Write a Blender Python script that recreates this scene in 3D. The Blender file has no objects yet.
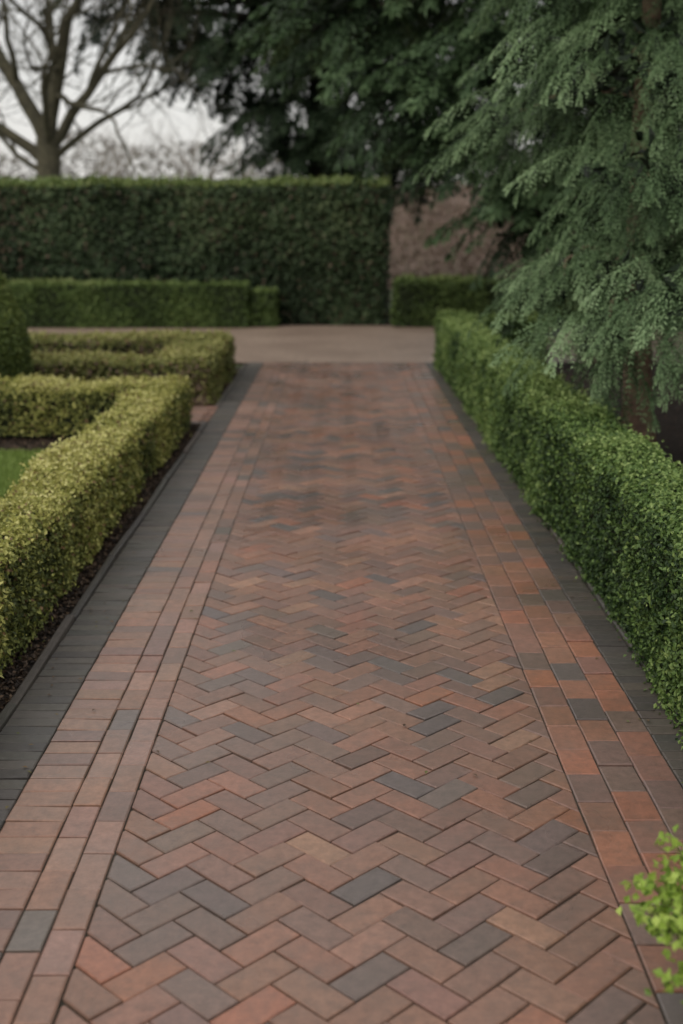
import bpy, math, random
import numpy as np
from mathutils import Vector
rng = np.random.default_rng(7)
random.seed(11)
scene = bpy.context.scene

# ------------------------------------------------------------ helpers
def norm(a):
    return a / np.maximum(np.linalg.norm(a, axis=-1, keepdims=True), 1e-9)

def vnoise(p, scale, seed=0):
    q = p / scale + 100.0 + seed * 17.3
    i = np.floor(q).astype(np.int64); f = q - i
    f = f * f * (3 - 2 * f)
    def h(ix, iy, iz):
        n = (ix * 374761393 + iy * 668265263 + iz * 2147483647 + seed * 1274126177) & 0xffffffff
        n = ((n ^ (n >> 13)) * 1274126177) & 0xffffffff
        n = (n ^ (n >> 16)) & 0xffff
        return n / 65535.0
    r = 0
    for dx in (0, 1):
        for dy in (0, 1):
            for dz in (0, 1):
                w = (f[:, 0] if dx else 1 - f[:, 0]) * (f[:, 1] if dy else 1 - f[:, 1]) * (f[:, 2] if dz else 1 - f[:, 2])
                r = r + w * h(i[:, 0] + dx, i[:, 1] + dy, i[:, 2] + dz)
    return r

class Acc:
    def __init__(s):
        s.v = []; s.f = []; s.c = []; s.n = 0
    def quads(s, v, c):
        N = len(v)
        if N == 0: return
        s.v.append(v.reshape(-1, 3)); s.c.append(np.repeat(c, 4, axis=0))
        s.f.append(np.arange(N * 4).reshape(N, 4) + s.n); s.n += N * 4
    def raw(s, v, f, c):
        v = np.asarray(v, float); s.v.append(v); s.f.append(np.asarray(f) + s.n)
        c = np.asarray(c, float)
        if c.ndim == 1: c = np.tile(c, (len(v), 1))
        s.c.append(c); s.n += len(v)
    def build(s, name, mat, parent=None, smooth=False):
        v = np.concatenate(s.v).astype(np.float32); f = np.concatenate(s.f).astype(np.int32)
        c = np.clip(np.concatenate(s.c), 0, 1).astype(np.float32)
        me = bpy.data.meshes.new(name)
        me.vertices.add(len(v)); me.vertices.foreach_set('co', v.ravel())
        me.loops.add(f.size); me.loops.foreach_set('vertex_index', f.ravel())
        me.polygons.add(len(f))
        me.polygons.foreach_set('loop_start', np.arange(0, f.size, 4, dtype=np.int32))
        me.polygons.foreach_set('loop_total', np.full(len(f), 4, dtype=np.int32))
        me.update(calc_edges=True)
        a = me.attributes.new('Col', 'FLOAT_COLOR', 'POINT')
        a.data.foreach_set('color', np.concatenate([c, np.ones((len(c), 1), np.float32)], 1).ravel())
        me.polygons.foreach_set('use_smooth', np.full(len(f), smooth))
        me.materials.append(mat)
        ob = bpy.data.objects.new(name, me); scene.collection.objects.link(ob)
        if parent: ob.parent = parent
        return ob

def empty(name):
    e = bpy.data.objects.new(name, None); scene.collection.objects.link(e); return e

def leaves(acc, pos, nrm, L, W, col, jitter=0.9):
    N = len(pos)
    n = norm(nrm + rng.normal(size=(N, 3)) * jitter)
    t = norm(np.cross(n, rng.normal(size=(N, 3))))
    b = np.cross(n, t)
    L = np.broadcast_to(L, (N,))[:, None] * rng.uniform(.7, 1.25, (N, 1))
    W = np.broadcast_to(W, (N,))[:, None] * rng.uniform(.75, 1.2, (N, 1))
    fold = n * W * .25
    v = np.stack([pos - t * L * .5, pos + b * W * .5 + fold, pos + t * L * .5, pos - b * W * .5 + fold], 1)
    acc.quads(v, col)

def tube(acc, pts, rad, col, sides=7, rough=0.0):
    pts = np.asarray(pts, float); rad = np.asarray(rad, float); n = len(pts)
    d = norm(np.gradient(pts, axis=0))
    ref = np.array([1.0, .13, .07]) if abs(d[0][2]) > .8 else np.array([0.05, 0.1, 1.0])
    u = norm(np.cross(d, ref)); w = np.cross(d, u)
    a = np.linspace(0, 2 * math.pi, sides, endpoint=False)
    rr = rad[:, None] * (1 + rough * rng.normal(size=(n, sides)))
    ring = pts[:, None] + u[:, None] * (np.cos(a)[None, :, None] * rr[..., None]) + w[:, None] * (np.sin(a)[None, :, None] * rr[..., None])
    f = []
    for i in range(n - 1):
        for j in range(sides):
            k = (j + 1) % sides
            f.append((i * sides + j, i * sides + k, (i + 1) * sides + k, (i + 1) * sides + j))
    acc.raw(ring.reshape(-1, 3), f, col)

# ------------------------------------------------------------ materials
def newmat(name):
    m = bpy.data.materials.new(name); m.use_nodes = True
    nt = m.node_tree; nt.nodes.clear()
    out = nt.nodes.new('ShaderNodeOutputMaterial')
    return m, nt, out

def noise_node(nt, scale, detail=4, coord=None, rough=.55):
    n = nt.nodes.new('ShaderNodeTexNoise'); n.inputs['Scale'].default_value = scale
    n.inputs['Detail'].default_value = detail; n.inputs['Roughness'].default_value = rough
    if coord is None:
        coord = nt.nodes.new('ShaderNodeTexCoord').outputs['Object']
    nt.links.new(coord, n.inputs['Vector'])
    return n.outputs['Fac']

def maprange(nt, val, a, b, c, d):
    n = nt.nodes.new('ShaderNodeMapRange')
    nt.links.new(val, n.inputs[0])
    for i, x in enumerate((a, b, c, d)): n.inputs[i + 1].default_value = x
    return n.outputs[0]

def mixc(nt, fac, a, b, mode='MIX'):
    n = nt.nodes.new('ShaderNodeMix'); n.data_type = 'RGBA'; n.blend_type = mode
    if isinstance(fac, float): n.inputs[0].default_value = fac
    else: nt.links.new(fac, n.inputs[0])
    for k, x in ((6, a), (7, b)):
        if isinstance(x, tuple): n.inputs[k].default_value = (*x, 1)
        else: nt.links.new(x, n.inputs[k])
    return n.outputs[2]

def gray(nt, val):
    n = nt.nodes.new('ShaderNodeCombineColor')
    for i in range(3): nt.links.new(val, n.inputs[i])
    return n.outputs[0]

def leafmat(name, rough=.5, trans=.25, spec=.35):
    m, nt, out = newmat(name)
    at = nt.nodes.new('ShaderNodeAttribute'); at.attribute_name = 'Col'
    col = at.outputs['Color']
    p = nt.nodes.new('ShaderNodeBsdfPrincipled')
    nt.links.new(col, p.inputs['Base Color']); p.inputs['Roughness'].default_value = rough
    p.inputs['Specular IOR Level'].default_value = spec
    if trans > 0:
        t = nt.nodes.new('ShaderNodeBsdfTranslucent'); nt.links.new(col, t.inputs['Color'])
        mx = nt.nodes.new('ShaderNodeMixShader'); mx.inputs[0].default_value = trans
        nt.links.new(p.outputs[0], mx.inputs[1]); nt.links.new(t.outputs[0], mx.inputs[2])
        nt.links.new(mx.outputs[0], out.inputs[0])
    else:
        nt.links.new(p.outputs[0], out.inputs[0])
    return m

def surfmat(name, c1, c2, scale, rough=.9, bump=.3, bscale=60, attr=False, r2=None, dist=.01, c3=None):
    m, nt, out = newmat(name)
    tc = nt.nodes.new('ShaderNodeTexCoord').outputs['Object']
    f = maprange(nt, noise_node(nt, scale, 4, tc), .32, .68, 0, 1)
    col = mixc(nt, f, c1, c2)
    if c3:
        g = maprange(nt, noise_node(nt, scale * 14, 2, tc), .45, .7, 0, .8)
        col = mixc(nt, g, col, c3)
    if attr:
        at = nt.nodes.new('ShaderNodeAttribute'); at.attribute_name = 'Col'
        col = mixc(nt, 1.0, at.outputs['Color'], col, 'MULTIPLY')
    p = nt.nodes.new('ShaderNodeBsdfPrincipled')
    nt.links.new(col, p.inputs['Base Color'])
    p.inputs['Roughness'].default_value = rough
    b = nt.nodes.new('ShaderNodeBump'); b.inputs['Strength'].default_value = bump; b.inputs['Distance'].default_value = dist
    nt.links.new(noise_node(nt, bscale, 3, tc, .65), b.inputs['Height'])
    nt.links.new(b.outputs[0], p.inputs['Normal'])
    nt.links.new(p.outputs[0], out.inputs[0])
    return m

def brickmat(name='brick', dirtc=(.135, .105, .085), r0=.26, r1=.46, spec=.6, sheen=.12, coat=.55):
    m, nt, out = newmat(name)
    tc = nt.nodes.new('ShaderNodeTexCoord').outputs['Object']
    at = nt.nodes.new('ShaderNodeAttribute'); at.attribute_name = 'Col'
    nb = noise_node(nt, 1.3, 4, tc)
    big = maprange(nt, nb, .35, .65, .88, 1.10)                                  # damp / worn zones
    mid = maprange(nt, noise_node(nt, 34, 5, tc, .8), .3, .7, .66, 1.28)         # mottling of the clay
    col = at.outputs['Color']
    for x in (big, mid): col = mixc(nt, 1.0, col, gray(nt, x), 'MULTIPLY')
    nd = noise_node(nt, 7, 5, tc, .7)
    dirt = maprange(nt, nd, .45, .75, .05, .55)
    col = mixc(nt, dirt, col, dirtc)
    p = nt.nodes.new('ShaderNodeBsdfPrincipled'); nt.links.new(col, p.inputs['Base Color'])
    nt.links.new(maprange(nt, nb, .38, .62, r0, r1), p.inputs['Roughness'])
    p.inputs['Specular IOR Level'].default_value = spec
    p.inputs['Sheen Weight'].default_value = sheen
    p.inputs['Sheen Roughness'].default_value = .45
    p.inputs['Sheen Tint'].default_value = (.95, .85, .78, 1)
    if coat:
        nt.links.new(maprange(nt, nb, .36, .6, coat, coat * .35), p.inputs['Coat Weight'])   # thin film of water
        p.inputs['Coat Roughness'].default_value = .24; p.inputs['Coat IOR'].default_value = 1.33
    b = nt.nodes.new('ShaderNodeBump'); b.inputs['Strength'].default_value = .42; b.inputs['Distance'].default_value = .003
    nt.links.new(noise_node(nt, 130, 4, tc, .75), b.inputs['Height'])
    nt.links.new(b.outputs[0], p.inputs['Normal'])
    nt.links.new(p.outputs[0], out.inputs[0])
    return m

M_leaf = leafmat('leaf', .5, .18)
M_leaf2 = leafmat('leaf_matt', .55, 0, .3)
M_needle = leafmat('needles', .55, 0, .25)
M_bark = surfmat('bark', (.6, .6, .6), (1.25, 1.2, 1.1), 9, .9, .8, 45, attr=True, dist=.02)
M_brick = brickmat()
M_edge = brickmat('engineering_brick', (.10, .085, .068), .38, .6, .45, .05, .3)
M_joint = surfmat('joint_sand', (.028, .024, .018), (.072, .060, .044), 12, .9, .5, 200, c3=(.028, .036, .016))
M_soil = surfmat('soil', (.016, .011, .008), (.055, .037, .026), 25, .95, 1.0, 90, dist=.03)
M_drive = surfmat('gravel_drive', (.30, .215, .165), (.42, .315, .245), 1.1, .42, .4, 220, c3=(.22, .165, .13), dist=.006)
M_ground = surfmat('grass_ground', (.03, .05, .015), (.07, .085, .03), .5, .95, .6, 40, dist=.03)
M_field = surfmat('ploughed_field', (.11, .075, .056), (.21, .145, .11), .9, .95, .8, 8, dist=.1, c3=(.08, .055, .04))
M_lawn = surfmat('lawn', (.07, .11, .025), (.12, .17, .04), 4, .9, .8, 180, dist=.02)

# ------------------------------------------------------------ ground
def sheet(name, x0, x1, y0, y1, z, mat):
    me = bpy.data.meshes.new(name)
    me.from_pydata([(x0, y0, z), (x1, y0, z), (x1, y1, z), (x0, y1, z)], [], [(0, 1, 2, 3)])
    me.materials.append(mat)
    o = bpy.data.objects.new(name, me); scene.collection.objects.link(o); return o

sheet('ground', -400, 400, -300, 900, -.035, M_ground)
sheet('driveway', -16, 16, 13.92, 19.25, -.006, M_drive)
sheet('soil_bed', -7, -1.06, -1.0, 13.6, -.022, M_soil)
sheet('soil_bed', 1.02, 6.5, -1.0, 13.9, -.022, M_soil)
sheet('soil_bed', -14, 4, 19.25, 21.6, -.022, M_soil)
sheet('lawn', -7, -1.98, -1.0, 8.3, -.010, M_lawn)

# ------------------------------------------------------------ paving
def clip(poly, axis, lim, keep_less):
    out = []
    for i in range(len(poly)):
        a, b = poly[i], poly[(i + 1) % len(poly)]
        ia = (a[axis] <= lim) if keep_less else (a[axis] >= lim)
        ib = (b[axis] <= lim) if keep_less else (b[axis] >= lim)
        if ia: out.append(a)
        if ia != ib:
            t = (lim - a[axis]) / (b[axis] - a[axis])
            out.append((a[0] + t * (b[0] - a[0]), a[1] + t * (b[1] - a[1])))
    return out

def area(p):
    return .5 * sum(p[i][0] * p[(i + 1) % len(p)][1] - p[(i + 1) % len(p)][0] * p[i][1] for i in range(len(p)))

def inset(p, d):
    n = len(p); L = []
    for i in range(n):
        a = p[i]; b = p[(i + 1) % n]
        ex, ey = b[0] - a[0], b[1] - a[1]; l = math.hypot(ex, ey)
        nx, ny = -ey / l, ex / l
        L.append((nx, ny, nx * a[0] + ny * a[1] + d))
    q = []
    for i in range(n):
        a1, b1, c1 = L[i - 1]; a2, b2, c2 = L[i]
        det = a1 * b2 - a2 * b1
        if abs(det) < 1e-6: q.append(p[i]); continue
        q.append(((c1 * b2 - c2 * b1) / det, (a1 * c2 - a2 * c1) / det))
    return q

class Pav:
    def __init__(s): s.v = []; s.f = []; s.c = []
    def brick(s, poly, col, joint=.0021, top=0.0, ch=.003, tilt=.0013):
        cl = []
        for q in poly:
            if not cl or math.hypot(q[0] - cl[-1][0], q[1] - cl[-1][1]) > .004: cl.append(q)
        if len(cl) > 2 and math.hypot(cl[0][0] - cl[-1][0], cl[0][1] - cl[-1][1]) < .004: cl.pop()
        poly = cl
        if len(poly) < 3: return
        if area(poly) < 0: poly = poly[::-1]
        if area(poly) < .0009: return
        # every brick is laid by hand: tiny rotation about its centre
        cx = sum(q[0] for q in poly) / len(poly); cy = sum(q[1] for q in poly) / len(poly)
        an = random.gauss(0, .005)
        poly = [(cx + (q[0] - cx) - an * (q[1] - cy), cy + (q[1] - cy) + an * (q[0] - cx)) for q in poly]
        o = inset(poly, joint * random.uniform(.75, 1.4)); t = inset(o, ch * random.uniform(.8, 1.5))
        if area(t) < .0003 or area(o) < area(t): return
        tx, ty = random.gauss(0, tilt) * 10, random.gauss(0, tilt) * 10
        dz = random.gauss(0, .0009) + top
        Z = lambda q, z: z + dz + (q[0] - cx) * tx + (q[1] - cy) * ty
        b = len(s.v); n = len(o)
        s.v += [(q[0], q[1], top - .03) for q in o]
        s.v += [(q[0], q[1], Z(q, -ch * .9)) for q in o]
        s.v += [(q[0], q[1], Z(q, 0)) for q in t]
        s.f.append(tuple(b + 2 * n + i for i in range(n)))
        for i in range(n):
            j = (i + 1) % n
            s.f.append((b + i, b + j, b + n + j, b + n + i))
            s.f.append((b + n + i, b + n + j, b + 2 * n + j, b + 2 * n + i))
        s.c += [col] * (3 * n)
    def build(s, name, mat, parent=None):
        me = bpy.data.meshes.new(name); me.from_pydata(s.v, [], s.f)
        a = me.attributes.new('Col', 'FLOAT_COLOR', 'POINT')
        a.data.foreach_set('color', np.array([(*c, 1) for c in s.c], np.float32).ravel())
        me.materials.append(mat)
        o = bpy.data.objects.new(name, me); scene.collection.objects.link(o)
        if parent: o.parent = parent
        return o

PAL = [((.295, .145, .095), 24), ((.265, .138, .096), 26), ((.235, .13, .096), 24), ((.20, .124, .097), 17),
       ((.168, .118, .10), 12), ((.132, .108, .10), 8), ((.33, .18, .12), 8), ((.335, .14, .082), 5)]
PALR = [((.35, .14, .08), 16), ((.305, .142, .09), 24), ((.255, .132, .094), 26), ((.195, .123, .097), 19), ((.135, .108, .098), 7)]
PALL = [((.325, .18, .133), 28), ((.285, .158, .115), 30), ((.23, .14, .112), 18), ((.165, .127, .112), 8), ((.315, .162, .11), 14)]
PALD = [((.078, .070, .062), 30), ((.092, .081, .071), 25), ((.066, .062, .058), 20), ((.11, .09, .076), 12)]
def pick(pal):
    c = random.choices([p[0] for p in pal], [p[1] for p in pal])[0]
    k = random.uniform(.9, 1.1)
    return tuple(x * k * random.uniform(.96, 1.04) for x in c)

XL, XR = -.577, .651
YEND = 13.92
W = .0845; s2 = math.sqrt(.5)
path = empty('brick_path')
P = Pav()
def rot(u, v):       # the (1,1) direction of the bond runs along the path
    return ((u - v) * s2 * W + .03, (u + v) * s2 * W)
for i in range(-16, 180):
    for j in range(-16, 180):
        if abs(i - j) > 16: continue
        k = (i - j) % 4
        if k == 0: q = [(i, j), (i + 2, j), (i + 2, j + 1), (i, j + 1)]
        elif k == 3: q = [(i, j), (i + 1, j), (i + 1, j + 2), (i, j + 2)]
        else: continue
        q = [rot(*a) for a in q]
        if max(a[0] for a in q) < XL or min(a[0] for a in q) > XR: continue
        if max(a[1] for a in q) < -.8 or min(a[1] for a in q) > YEND: continue
        q = clip(q, 0, XL, False)
        if len(q) > 2: q = clip(q, 0, XR, True)
        if len(q) > 2: q = clip(q, 1, YEND, True)
        if len(q) > 2:
            P.brick(q, pick(PAL))
P.build('herringbone_paving', M_brick, path)
P = Pav()
def course(x0, x1, step, pal, off=0., top=0., y0=-.8, y1=YEND, joint=.0021):
    y = y0 + off
    while y < y1:
        a, b = y, min(y + step, y1)
        P.brick([(x0, a), (x1, a), (x1, b), (x0, b)], pick(pal), top=top, joint=joint)
        y += step
XBL = XL - .325
course(XL - .082, XL, .169, PALL)
course(XL - .164, XL - .082, .169, PALL, -.085)
course(XBL, XL - .164, .0845, PALL)
w4 = .1057
course(XR, XR + w4, .169, PALR, -.06)
course(XR + w4, XR + 2 * w4, .169, PALR)
course(XR + 2 * w4, XR + 3 * w4, .169, PALR, -.1)
P.build('border_paving', M_brick, path)
P = Pav()
course(-1.075, XBL, .062, PALD, joint=.0018)
course(XR + 3 * w4, 1.085, .062, PALD, joint=.0018)
P.build('dark_edging', M_edge, path)
P = Pav()
def kerb(x0, x1, top, y0, y1):
    y = y0
    while y < y1:
        P.brick([(x0, y), (x1, y), (x1, min(y + .9, y1)), (x0, min(y + .9, y1))], pick(PALD), top=top, ch=.006, joint=.003)
        y += .9
kerb(-1.115, -1.077, .014, -.8, 9.5); kerb(-1.115, -1.077, .014, 10.42, 13.6)
kerb(1.087, 1.12, .012, -.8, 13.5)
P.build('kerb', M_edge, path)
P = Pav()
y = 9.52; r = 0
while y < 10.4:
    x = -1.08 - (r % 2) * .085
    while x > -6.5:
        P.brick([(x - .169, y), (x, y), (x, y + .0845), (x - .169, y + .0845)], pick(PALL)); x -= .169
    y += .0845; r += 1
P.build('side_paving', M_brick, path)
j1 = sheet('joint_bed', -1.09, 1.09, -.8, YEND, -.008, M_joint); j1.parent = path
j2 = sheet('side_joint_bed', -6.6, -1.09, 9.5, 10.44, -.012, M_joint); j2.parent = path

# ------------------------------------------------------------ hedges
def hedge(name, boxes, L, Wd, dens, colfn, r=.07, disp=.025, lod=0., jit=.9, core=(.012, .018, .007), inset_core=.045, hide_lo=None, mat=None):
    acc = Acc()
    for bi, (x0, x1, y0, y1, z0, z1) in enumerate(boxes):
        faces = [('z', (x1 - x0) * (y1 - y0)), ('x0', (y1 - y0) * (z1 - z0)), ('x1', (y1 - y0) * (z1 - z0)),
                 ('y0', (x1 - x0) * (z1 - z0)), ('y1', (x1 - x0) * (z1 - z0))]
        for fn, ar in faces:
            d = dens * (.4 if fn in (hide_lo or ()) else 1)
            N = int(ar * d)
            if N < 1: continue
            p = np.stack([rng.uniform(x0, x1, N), rng.uniform(y0, y1, N), rng.uniform(z0, z1, N)], 1)
            if fn == 'z': p[:, 2] = z1
            elif fn == 'x0': p[:, 0] = x0
            elif fn == 'x1': p[:, 0] = x1
            elif fn == 'y0': p[:, 1] = y0
            else: p[:, 1] = y1
            S = 1 + lod * np.maximum(p[:, 1] - 4, 0)
            keep = rng.uniform(size=N) < 1 / S ** 2
            p = p[keep]; S = S[keep]
            lo = np.array([x0 + r, y0 + r, z0 - 1]); hi = np.array([x1 - r, y1 - r, z1 - r])
            c = np.clip(p, lo, hi); n = norm(p - c)
            p = c + n * r
            m = np.ones(len(p), bool)
            for bj, B in enumerate(boxes):
                if bj == bi: continue
                m &= ~((p[:, 0] > B[0] + .03) & (p[:, 0] < B[1] - .03) & (p[:, 1] > B[2] + .03) & (p[:, 1] < B[3] - .03) & (p[:, 2] < B[5] - .03))
            p = p[m]; n = n[m]; S = S[m]
            nz = vnoise(p, .28, 1) - .5; n2 = vnoise(p, .07, 2) - .5; n0 = vnoise(p, 1.1, 5) - .5
            out = disp * (2.2 * nz + 1.3 * n2 + 1.6 * n0) + rng.exponential(disp * .32, len(p)) - rng.uniform(0, 1, len(p)) ** 1.5 * disp * 1.8
            p = p + n * out[:, None]
            p[:, 2] = np.maximum(p[:, 2], z0 + .0)
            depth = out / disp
            col = colfn(p, n, depth, n2)
            leaves(acc, p, n * 1.0 + np.array([0, 0, .35]), L * S, Wd * S, col, jit)
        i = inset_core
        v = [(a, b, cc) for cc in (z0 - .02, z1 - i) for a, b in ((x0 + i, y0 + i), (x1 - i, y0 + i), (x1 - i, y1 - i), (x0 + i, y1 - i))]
        acc.raw(v, [(4, 5, 6, 7), (0, 1, 5, 4), (1, 2, 6, 5), (2, 3, 7, 6), (3, 0, 4, 7)], core)  # opaque core, its dark colour painting the shadow inside the hedge
    return acc.build(name, mat or M_leaf)

def mixcol(cols, t):
    cols = np.array(cols, float); t = np.clip(t, 0, .999) * (len(cols) - 1)
    i = t.astype(int); f = (t - i)[:, None]
    return cols[i] * (1 - f) + cols[i + 1] * f

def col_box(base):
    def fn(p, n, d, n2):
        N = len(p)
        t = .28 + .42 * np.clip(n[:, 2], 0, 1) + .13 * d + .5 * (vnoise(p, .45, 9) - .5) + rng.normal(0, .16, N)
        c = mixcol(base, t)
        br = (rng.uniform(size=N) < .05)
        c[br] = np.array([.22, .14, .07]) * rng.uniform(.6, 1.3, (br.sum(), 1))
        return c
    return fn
def K(pal, k): return [tuple(x * k for x in c) for c in pal]
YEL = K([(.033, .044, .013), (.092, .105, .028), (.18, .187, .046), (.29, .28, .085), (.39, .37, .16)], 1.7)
YEL2 = K([(.04, .047, .015), (.088, .098, .028), (.16, .165, .05), (.25, .24, .09)], 1.75)
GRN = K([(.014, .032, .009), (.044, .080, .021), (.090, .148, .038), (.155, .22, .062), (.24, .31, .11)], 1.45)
IVY = K([(.018, .031, .014), (.034, .056, .025), (.055, .085, .038), (.095, .125, .058)], 1.4)
MID = K([(.02, .033, .01), (.05, .08, .02), (.09, .13, .036), (.16, .19, .07)], 1.6)

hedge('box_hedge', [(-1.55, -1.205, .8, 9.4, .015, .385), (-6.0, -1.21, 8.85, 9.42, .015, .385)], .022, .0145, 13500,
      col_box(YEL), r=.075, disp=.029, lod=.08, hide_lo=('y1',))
def col_h2(p, n, d, n2):
    c = col_box(YEL2)(p, n, d, n2)
    k = (n[:, 1] < -.5) & (rng.uniform(size=len(p)) < .6 * np.clip(1.15 - p[:, 2] / .4, 0, 1))
    c[k] = np.array([.24, .17, .12]) * rng.uniform(.5, 1.4, (k.sum(), 1))
    return c
hedge('box_hedge', [(-6.0, -1.19, 10.5, 11.05, .0, .40), (-1.72, -1.17, 10.7, 13.0, .0, .40), (-6.0, -1.2, 12.45, 13.0, .0, .41)], .040, .027, 5000,
      col_h2, r=.08, disp=.03)
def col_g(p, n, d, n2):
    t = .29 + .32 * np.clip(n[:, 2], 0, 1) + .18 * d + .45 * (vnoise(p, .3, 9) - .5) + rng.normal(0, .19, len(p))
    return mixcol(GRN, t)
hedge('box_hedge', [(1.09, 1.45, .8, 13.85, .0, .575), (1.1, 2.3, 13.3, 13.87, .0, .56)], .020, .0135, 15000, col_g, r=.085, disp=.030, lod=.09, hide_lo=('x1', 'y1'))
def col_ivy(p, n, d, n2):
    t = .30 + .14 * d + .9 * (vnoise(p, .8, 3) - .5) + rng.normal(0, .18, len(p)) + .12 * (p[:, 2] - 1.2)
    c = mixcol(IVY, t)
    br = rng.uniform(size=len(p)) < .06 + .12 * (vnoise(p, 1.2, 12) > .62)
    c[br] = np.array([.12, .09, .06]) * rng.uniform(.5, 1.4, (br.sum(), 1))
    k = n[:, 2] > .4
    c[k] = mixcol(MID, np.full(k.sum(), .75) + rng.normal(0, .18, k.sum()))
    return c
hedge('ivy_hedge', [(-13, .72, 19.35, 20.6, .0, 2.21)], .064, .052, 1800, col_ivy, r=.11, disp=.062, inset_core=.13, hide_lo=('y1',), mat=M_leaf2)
def col_m(p, n, d, n2):
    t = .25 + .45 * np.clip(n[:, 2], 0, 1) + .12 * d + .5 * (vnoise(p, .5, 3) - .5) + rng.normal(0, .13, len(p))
    return mixcol(MID, t)
hedge('low_hedge', [(-5.35, -1.45, 18.75, 19.22, .0, .68), (-1.45, -1.02, 18.9, 19.22, .0, .56)], .05, .036, 3200, col_m, r=.06, disp=.035, mat=M_leaf2)
hedge('low_hedge', [(.82, 2.25, 18.9, 19.5, .0, .72), (2.0, 9.0, 18.9, 19.5, .0, .72)], .05, .036, 2600, col_m, r=.07, disp=.042, mat=M_leaf2)

# ploughed bank seen through the gap
gx = np.linspace(-3, 26, 60); gy = np.linspace(30, 60, 40)
GX, GY = np.meshgrid(gx, gy, indexing='ij')
pp = np.stack([GX.ravel(), GY.ravel(), np.zeros(GX.size)], 1)
tt = np.clip((pp[:, 1] - 30) / 16, 0, 1); edge = np.clip((pp[:, 0] + 3) / 3, 0, 1)
pp[:, 2] = -.05 + 2.9 * edge * (tt * tt * (3 - 2 * tt)) + (vnoise(pp, 2.0, 31) - .5) * .25 * (tt > 0)
me = bpy.data.meshes.new('hillside')
fs = [(i * 40 + j, (i + 1) * 40 + j, (i + 1) * 40 + j + 1, i * 40 + j + 1) for i in range(59) for j in range(39)]
me.from_pydata([tuple(q) for q in pp], [], fs); me.materials.append(M_field)
me.polygons.foreach_set('use_smooth', [True] * len(fs))
o = bpy.data.objects.new('hillside', me); scene.collection.objects.link(o)
acc = Acc(); N = 12000
p = np.stack([rng.uniform(-1, 10, N), rng.uniform(30.5, 46, N), np.zeros(N)], 1)
t_ = np.clip((p[:, 1] - 30) / 16, 0, 1); p[:, 2] = 2.9 * np.clip((p[:, 0] + 3) / 3, 0, 1) * t_ * t_ * (3 - 2 * t_) + rng.uniform(0, .3, N) * (vnoise(p, 1.6, 41) > .5)
leaves(acc, p, rng.normal(size=(N, 3)), .22, .07, mixcol([(.08, .055, .04), (.17, .12, .09), (.25, .19, .145), (.11, .11, .06)], rng.uniform(0, 1, N)), .5)
acc.build('bracken', M_leaf2)

# topiary dome
acc = Acc()
N = 30000
zz = rng.uniform(0, 1, N); ang = rng.uniform(0, 2 * math.pi, N)
prof = np.where(zz < .35, .42 + .06 * np.sin(zz / .35 * math.pi / 2), .48 * np.sqrt(np.clip(1 - ((zz - .35) / .65) ** 2.1, 0, 1)))
p = np.stack([np.cos(ang) * prof, np.sin(ang) * prof, zz * 1.29], 1)
nn = norm(np.stack([np.cos(ang), np.sin(ang), np.clip((zz - .3) * 2.2, 0, 3) ** 1.5], 1))
p += nn * ((vnoise(p, .2, 4) - .5) * .06 + rng.normal(0, .012, N))[:, None]
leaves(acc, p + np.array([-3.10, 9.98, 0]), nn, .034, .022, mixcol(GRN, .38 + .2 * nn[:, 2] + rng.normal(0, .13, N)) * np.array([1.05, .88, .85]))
ringz = np.linspace(0, 1, 12)
pr = np.where(ringz < .35, .37, .43 * np.sqrt(np.clip(1 - ((ringz - .35) / .65) ** 2.1, 0, 1)))
a = np.linspace(0, 2 * math.pi, 20, endpoint=False)
rv = np.stack([np.stack([np.cos(a) * q - 3.10, np.sin(a) * q + 9.98, np.full(20, z * 1.2)], 1) for q, z in zip(pr, ringz)])
ff = [(i * 20 + j, i * 20 + (j + 1) % 20, (i + 1) * 20 + (j + 1) % 20, (i + 1) * 20 + j) for i in range(11) for j in range(20)]
acc.raw(rv.reshape(-1, 3), ff, (.008, .014, .005))  # dark core, inner shadow given as colour
acc.build('topiary_bush', M_leaf)

# leaf litter on soil, grass blades on the lawn
acc = Acc()
N = 9000
p = np.stack([rng.uniform(-1.24, -1.115, N), rng.uniform(1, 13, N), rng.uniform(-.02, -.004, N)], 1)
q = np.stack([rng.uniform(-1.98, -1.5, 6000), rng.uniform(3, 8.9, 6000), rng.uniform(-.02, -.008, 6000)], 1)
q2 = np.stack([rng.uniform(-5, -1.5, 6000), rng.uniform(8.3, 8.9, 6000), rng.uniform(-.02, -.008, 6000)], 1)
q3 = np.stack([rng.uniform(-5, -1.7, 6000), rng.uniform(11, 12.5, 6000), rng.uniform(-.02, -.008, 6000)], 1)
q4 = np.stack([1.5 + rng.uniform(0, 2.5, 6000), rng.uniform(4, 13, 6000), rng.uniform(-.02, -.008, 6000)], 1)
p = np.concatenate([p, q, q2, q3, q4])
leaves(acc, p, np.tile([0, 0, 1.], (len(p), 1)), .022, .013, mixcol([(.02, .012, .008), (.07, .045, .028), (.18, .12, .075)], rng.uniform(0, 1, len(p)) ** 1.6), .5)
n = 260
p = np.stack([np.where(rng.uniform(size=n) < .8, rng.choice([-1, 1], n) * rng.uniform(.9, 1.07, n), rng.uniform(-.9, .9, n)), rng.uniform(1.6, 13, n), np.full(n, .005)], 1)
leaves(acc, p, np.tile([0, 0, 1.], (n, 1)), .018, .010, mixcol([(.06, .035, .02), (.16, .10, .05), (.12, .14, .04)], rng.uniform(0, 1, n)), .12)
acc.build('leaf_litter', M_leaf2)
acc = Acc()
N = 42000
p = np.stack([-1.98 - rng.uniform(0, 1, N) ** 1.3 * 2.2, rng.uniform(5.5, 8.3, N), np.full(N, -.01)], 1)
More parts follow.
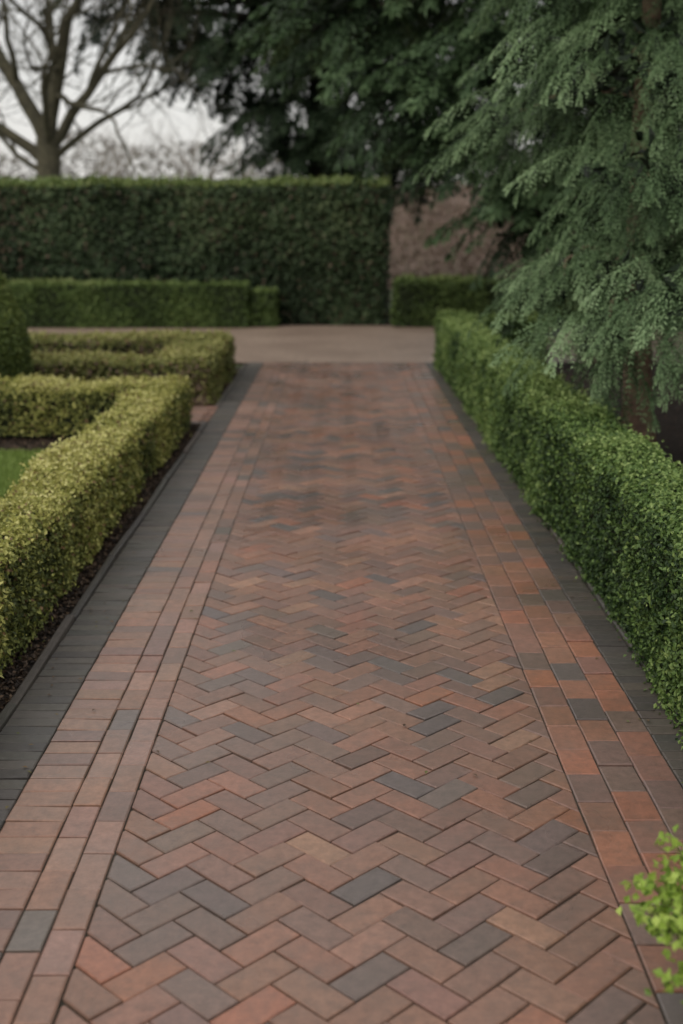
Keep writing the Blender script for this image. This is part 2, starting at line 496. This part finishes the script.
hgt = rng.uniform(.018, .04, N)[:, None]; lean = rng.normal(0, .010, (N, 3)) * [1, 1, 0]; sd = norm(rng.normal(size=(N, 3)) * [1, 1, .01]) * .0022
tipp = p + lean + hgt * [0, 0, 1]
v = np.stack([p - sd, p + sd, tipp + sd * .3, tipp - sd * .3], 1)
acc.quads(v, mixcol([(.10, .15, .03), (.20, .29, .06), (.30, .40, .11)], .55 + rng.normal(0, .2, N)))
acc.build('lawn_grass', M_leaf2)

# ------------------------------------------------------------ conifers
def bough_template(ntw, nst, nl, nw, seed, drop=.3):
    g = np.random.default_rng(seed); Q = []; T = []
    def needles(o, d, up, length, n):
        side = norm(np.cross(d, up))
        for k in range(n):
            s = (k + .5) / n; b = o + d * length * s + np.array([0, 0, -.25 * length * s * s])
            for sg in (-1, 1):
                dd = norm(d * .95 + side * sg * (.6 + g.normal() * .15) + up * g.normal() * .2 + np.array([0, 0, -.25 * s]))
                l = nl * (1 - .35 * s) * g.uniform(.75, 1.2)
                ww = np.cross(dd, norm(up + g.normal(size=3) * .5)); ww = ww / np.linalg.norm(ww) * nw * .5
                Q.append([b, b + dd * l * .45 + ww, b + dd * l, b + dd * l * .45 - ww]); T.append(s)
    for i in range(ntw):
        x = .06 + .94 * i / (ntw - 1)
        dro = -drop * x * x
        for sg in (-1, 1):
            a = math.radians(g.uniform(32, 55)) * (1 - .6 * x)
            l = (.40 * (1 - x) ** .7 + .11) * g.uniform(.75, 1.2)
            d = norm(np.array([math.cos(a), sg * math.sin(a), -.2 + g.normal() * .12 - 2 * drop * x]))
            needles(np.array([x, 0, dro]), d, np.array([0, 0, 1.]), l, nst)
    return np.array(Q), np.array(T)

TF = [bough_template(11, 9, .064, .0115, s, .44) for s in range(3)]
TC = [bough_template(7, 5, .14, .032, s + 10) for s in range(3)]

def place_boughs(acc, pos, dirn, size, temps, pal, tone):
    N = len(pos)
    X = norm(dirn); up = np.array([0, 0, 1.]) + rng.normal(size=(N, 3)) * .18
    Y = norm(np.cross(up, X)); Z = np.cross(X, Y)
    which = rng.integers(0, len(temps), N)
    for k, (Q, T) in enumerate(temps):
        m = which == k
        if not m.any(): continue
        R = np.stack([X[m], Y[m], Z[m]], 1) * size[m][:, None, None]
        v = np.einsum('qcx,nxw->nqcw', Q, R) + pos[m][:, None, None]
        n = m.sum(); q = len(Q)
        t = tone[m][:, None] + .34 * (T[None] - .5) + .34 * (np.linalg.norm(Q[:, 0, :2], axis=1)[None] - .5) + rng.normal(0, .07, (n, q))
        acc.quads(v.reshape(-1, 4, 3), mixcol(pal, t.ravel()))

def conifer(name, trunks, lobes, per_m2, size, temps, pal, fill, fillsize, core=(.010, .017, .009), droop=.30, barkc=(.09, .055, .04), tonebias=0.0, coh=.7):
    e = empty(name); acc = Acc(); tr = Acc()
    C = np.array([l[:3] for l in lobes], float); RR = np.array([l[3:6] for l in lobes], float)
    for li in range(len(lobes)):
        c, r = C[li], RR[li]
        t = min(trunks, key=lambda t: (t[0] - c[0]) ** 2 + (t[1] - c[1]) ** 2)
        ar = 4 * math.pi * ((r[0] * r[1]) ** 1.6 / 3 + (r[0] * r[2]) ** 1.6 / 3 + (r[1] * r[2]) ** 1.6 / 3) ** (1 / 1.6)
        N = int(ar * per_m2)
        u = norm(rng.normal(size=(N, 3)))
        k = rng.uniform(.5, 1.0, N)[:, None] * (1 + .6 * (vnoise(u * 1.0 + c, .45, li) - .5))[:, None]
        p = c + u * r * k
        inside = np.zeros(N, bool)
        for lj in range(len(lobes)):
            if lj != li: inside |= (((p - C[lj]) / RR[lj]) ** 2).sum(1) < .3
        p = p[~inside]; u = u[~inside]; k = k[~inside]
        rad = p.copy(); rad[:, 0] -= t[0]; rad[:, 1] -= t[1]; rad[:, 2] = 0; rad = norm(rad)
        h = u.copy(); h[:, 2] *= .35
        h = h + rad * coh; h[:, 2] += -droop + rng.normal(0, .12, len(h))
        h[:, :2] += rng.normal(0, .22, (len(h), 2))
        sz = size * rng.uniform(.6, 1.3, len(p))
        p0 = p - norm(h) * sz[:, None] * .5
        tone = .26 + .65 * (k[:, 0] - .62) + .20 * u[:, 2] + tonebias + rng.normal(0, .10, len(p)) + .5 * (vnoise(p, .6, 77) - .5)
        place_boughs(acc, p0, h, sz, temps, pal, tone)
        M = int(r[0] * r[1] * r[2] * 4.2 * fill)
        q = norm(rng.normal(size=(M, 3))) * (rng.uniform(0, 1, (M, 1)) ** .45) * .66 * r + c
        leaves(acc, q, rng.normal(size=(M, 3)), fillsize, fillsize * .5, np.tile(core, (M, 1)) * rng.uniform(.5, 1.8, (M, 1)), .3)  # opaque filler, crown's inner shadow painted as dark core colour
    for (tx, ty, rad, hh) in trunks:
        zz = np.linspace(-.05, hh, 14)
        pts = np.stack([tx + .05 * np.sin(zz * 1.3 + tx), ty + .04 * np.cos(zz * 1.7), zz], 1)
        tube(tr, pts, rad * (1 - .8 * zz / hh) * (1 + .35 * np.exp(-zz * 6)), barkc, 14, .09)
    for li in range(len(lobes)):
        t = min(trunks, key=lambda t: (t[0] - C[li][0]) ** 2 + (t[1] - C[li][1]) ** 2)
        z0 = min(max(.9, C[li][2] - .1), t[3] - .6)
        a = np.array([t[0], t[1], z0]); b = C[li]
        s = np.linspace(0, 1, 7)[:, None]
        pts = a + (b - a) * s + np.array([0, 0, .25]) * np.sin(s * math.pi) + rng.normal(0, .03, (7, 3)) * (s > 0)
        tube(tr, pts, t[2] * .3 * (1 - .75 * s[:, 0]), barkc, 6, .05)
    tr.build('trunk', M_bark, e, True); acc.build('foliage', M_needle, e)
    return e

NEAR = K([(.014, .027, .010), (.038, .068, .027), (.074, .120, .052), (.125, .185, .088), (.185, .26, .135)], 1.6)
MIDC = K([(.011, .021, .009), (.029, .052, .022), (.055, .093, .040), (.095, .148, .066)], 1.55)
FAR = K([(.008, .014, .007), (.018, .032, .015), (.034, .055, .026), (.058, .084, .042)], 1.35)

lobA = [(1.42, 6.6, .98, .42, .55, .20), (1.80, 6.3, 1.15, .5, .6, .26), (1.30, 7.3, 1.22, .38, .6, .22), (2.6, 6.8, 1.5, .6, .8, .35), (1.62, 7.0, 1.35, .5, .6, .22),
        (1.75, 7.0, 1.85, .60, .8, .30), (2.7, 7.2, 2.1, .9, 1, .5), (1.75, 7.6, 2.50, .80, 1.0, .42), (2.6, 7.8, 3.0, 1, 1, .55),
        (1.6, 8.0, 3.2, .75, 1, .42), (2.1, 7.8, 3.9, .9, 1, .55), (2.0, 7.8, 4.7, .6, .7, .5), (1.30, 8.6, 2.28, .6, .9, .30), (2.2, 7.0, 1.75, .6, .8, .35), (2.3, 7.4, 2.5, .7, .8, .4)]
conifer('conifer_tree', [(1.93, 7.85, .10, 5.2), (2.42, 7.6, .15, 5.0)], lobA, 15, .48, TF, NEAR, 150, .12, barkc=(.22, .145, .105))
lobB = [(.72, 14.0, 3.05, .9, 1.1, .5), (.0, 14.6, 3.95, .85, 1.1, .55), (1.40, 13.6, 2.45, .7, .9, .38), (1.95, 13.4, 1.75, .7, .8, .38),
        (2.0, 13.8, 3.3, 1.2, 1.2, .7), (2.8, 13.4, 2.2, 1.1, 1.1, .6), (3.1, 14, 1.2, .9, .9, .5), (3.6, 14, 3.4, 1.5, 1.4, 1.0), (4.6, 14, 2.0, 1.5, 1.4, 1.2),
        (.25, 15, 5.1, 1.0, 1.2, .65), (1.5, 14.4, 4.6, 1.3, 1.3, .8), (3.0, 14.4, 5.2, 1.6, 1.5, 1.0), (1.2, 14.6, 5.9, 1.2, 1.2, .8), (3.0, 14.5, 6.8, 1.3, 1.3, 1),
        (5.2, 14.3, 4.3, 1.6, 1.4, 1.2)]
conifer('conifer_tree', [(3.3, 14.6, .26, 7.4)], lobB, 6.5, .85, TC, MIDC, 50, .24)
lobC = [(-.2, 26, 5.0, 1.5, 1.4, 1.1), (.1, 26, 3.5, 1.1, 1.2, .8), (-.8, 26, 3.1, 1.0, 1.2, .7), (-1.7, 25.6, 3.9, .8, 1, .5), (-1.5, 26, 5.4, 1.3, 1.3, .8), (-2.7, 25.6, 4.9, 1.0, 1.1, .55),
        (-3.6, 25.8, 5.8, 1.0, 1.1, .55), (-2.2, 26, 6.8, 1.5, 1.3, 1), (0, 26, 7.2, 1.7, 1.5, 1.2), (-4.7, 25.5, 6.5, .8, 1, .4), (-4.9, 25, 5.5, .45, .6, .25), (-1, 26, 9, 1.5, 1.4, 1.2), (1.6, 26.5, 5.5, 1.6, 1.4, 1.0),
        (1.7, 26.5, 3.2, 1.5, 1.2, .75), (-3.6, 25.8, 7.5, 1, 1, .7)]
conifer('conifer_tree', [(-.4, 26.2, .4, 9.5)], lobC, 3.8, 1.15, TC, FAR, 28, .36, core=(.007, .012, .007), droop=.45, barkc=(.05, .04, .032), tonebias=-.07)
lobD = [(5.0, 20, 2.2, 1.8, 1.6, 1.6), (4.5, 20, 5.2, 2.2, 1.8, 1.8), (8, 20, 3, 2.4, 2, 2.4), (5.2, 11, 3, 1.8, 2, 2.4), (3.9, 9.2, 1.2, 1.0, 1.2, 1.1), (4.6, 8, 2.6, 1.5, 1.6, 2.2)]
conifer('conifer_tree', [(4.8, 20.2, .35, 7), (7.6, 20.2, .35, 6), (5.4, 11, .2, 5), (4.8, 8, .2, 5)], lobD, 2.2, 1.2, TC, FAR, 20, .4)

# ------------------------------------------------------------ bare trees
def branch(acc, p, d, l, r, depth, col, spread=.5, upb=.12, minr=.004, nchild=(2, 4)):
    n = 6
    pts = [p.copy()]; dd = d.copy()
    for i in range(n - 1):
        dd = norm(dd + rng.normal(size=3) * .16 + np.array([0, 0, upb * .3]))
        pts.append(pts[-1] + dd * l / (n - 1))
    rs = np.linspace(r, r * .6, n)
    tube(acc, pts, rs, col, 8 if r > .05 else (5 if r > .015 else 3), .03 if r > .05 else 0)
    if depth <= 0 or r < minr: return
    k = rng.integers(*nchild)
    for i in range(k + 1):
        t = n - 1 if i == 0 else rng.integers(2, n)
        nd = norm(dd + rng.normal(size=3) * spread * (.6 if i == 0 else 1.3) + np.array([0, 0, upb]))
        branch(acc, pts[t], nd, l * rng.uniform(.6, .85), rs[t] * (.9 if i == 0 else rng.uniform(.4, .65)), depth - 1, col, spread, upb, minr, nchild)

rng = np.random.default_rng(33)
e = empty('bare_tree'); acc = Acc(); bc = (.105, .098, .065)
B = np.array([-5.75, 24.5, 0.])
tube(acc, [B + (0, 0, -.1), B + (.03, 0, .6), B + (0, 0, 1.6), B + (-.03, 0, 2.4), B + (-.02, 0, 3.2)], [.44, .31, .25, .235, .22], bc, 12, .04)
for z0, d, l, r in ((3.1, (-.30, .1, 1), 2.2, .16), (3.1, (.30, -.1, 1), 2.4, .17), (2.95, (.75, -.1, .8), 2.3, .12), (2.7, (-.8, 0, .75), 2.3, .12),
                    (2.75, (.95, .1, .5), 2.2, .075), (2.5, (-.9, -.3, .5), 1.8, .06), (3.2, (.05, .4, 1), 2.0, .12), (2.9, (.3, -.5, .9), 1.8, .08)):
    branch(acc, B + np.array([-.02, 0, z0]), norm(np.array(d, float)), l, r, 5, bc, .46, .10, nchild=(2, 5))
acc.build('trunk_and_limbs', M_bark, e, True)
acc = Acc()
for i in range(10):
    x = -21 + i * 2.5 + rng.uniform(-.8, .8); y = rng.uniform(40, 52)
    b = np.array([x, y, 0.]); c = np.array([.26, .235, .205]) * rng.uniform(.85, 1.15)  # paler bark: distance haze put into the colour
    branch(acc, b, np.array([0, 0, 1.]), 2.3, .15, 6, tuple(c), .5, .10, .006, (2, 4))
acc.build('distant_bare_trees', M_bark, None, True)
acc = Acc()
N = 24000
p = np.stack([rng.uniform(-30, 30, N), rng.uniform(61, 64, N), np.zeros(N)], 1)
p[:, 2] = rng.uniform(0, 1, N) ** 1.2 * (3.6 + 3.6 * vnoise(p * np.array([1, 0, 0]), 3.0, 8))
leaves(acc, p, rng.normal(size=(N, 3)), .5, .10, mixcol([(.14, .125, .105), (.25, .22, .19), (.2, .2, .15)], rng.uniform(0, 1, N)), .5)
acc.build('distant_hedgerow', M_leaf2)

# ------------------------------------------------------------ foreground shrub
e = empty('shrub'); st = Acc(); acc = Acc()
root = np.array([.92, 2.0, -.0])
BR = [(.05, .10, .02), (.17, .28, .04), (.32, .46, .07), (.50, .62, .15)]
for i in range(95):
    an = rng.uniform(0, 2 * math.pi); rr_ = rng.uniform(0, 1) ** .5
    tip = np.array([.735 + .165 * rr_ * math.cos(an), rng.uniform(1.9, 2.25), .25 + .125 * rr_ * math.sin(an)])
    s = np.linspace(0, 1, 7)[:, None]
    bow = np.array([.02, 0, .04])
    pts = root + (tip - root) * s + bow * np.sin(s * math.pi)
    tube(st, pts, np.linspace(.0035, .0010, 7), (.16, .16, .06), 5)
    n = 32
    t = rng.uniform(.5, 1.02, n)[:, None]
    q = root + (tip - root) * t + bow * np.sin(t * math.pi) + rng.normal(0, .015, (n, 3))
    leaves(acc, q, np.tile([-.2, -.2, .9], (n, 1)), .026, .018, mixcol(BR, .12 + .5 * t[:, 0] + rng.normal(0, .18, n)), .7)
st.build('stems', M_bark, e, True); acc.build('leaves', M_leaf, e)

# ------------------------------------------------------------ light
w = bpy.data.worlds.new('World'); scene.world = w; w.use_nodes = True
nt = w.node_tree; nt.nodes.clear()
out = nt.nodes.new('ShaderNodeOutputWorld'); bg = nt.nodes.new('ShaderNodeBackground')
sky = nt.nodes.new('ShaderNodeTexSky'); sky.sky_type = 'NISHITA'; sky.sun_disc = False
EL, AZ = 42, 215
sky.sun_elevation = math.radians(EL); sky.sun_rotation = math.radians(AZ)
sky.air_density = 1.2; sky.dust_density = 3.0; sky.ozone_density = 1.0
cloud = mixc(nt, .86, sky.outputs[0], (6.35, 6.22, 6.02))      # overcast deck over the clear-sky gradient
nt.links.new(cloud, bg.inputs[0])
bg.inputs[1].default_value = .14
nt.links.new(bg.outputs[0], out.inputs[0])
sl = bpy.data.lights.new('sun', 'SUN'); sl.energy = .8; sl.angle = math.radians(25); sl.color = (1, .94, .86)
so = bpy.data.objects.new('sun', sl); scene.collection.objects.link(so)
az = math.radians(AZ); el = math.radians(EL)
dirv = Vector((math.sin(az) * math.cos(el), math.cos(az) * math.cos(el), math.sin(el)))
so.rotation_euler = (-dirv).to_track_quat('-Z', 'Y').to_euler()

# ------------------------------------------------------------ camera
cam = bpy.data.cameras.new('camera'); co = bpy.data.objects.new('camera', cam); scene.collection.objects.link(co)
cam.sensor_fit = 'VERTICAL'; cam.sensor_height = 36; cam.lens = 42
cam.clip_end = 2000; cam.clip_start = .05
co.location = (0, 0, 1.55); co.rotation_euler = (math.radians(90 - 13.5), 0, 0)
cam.dof.use_dof = True; cam.dof.focus_distance = 3.7; cam.dof.aperture_fstop = 2.0
scene.camera = co
scene.view_settings.view_transform = 'Standard'; scene.view_settings.look = 'None'
scene.view_settings.exposure = 0
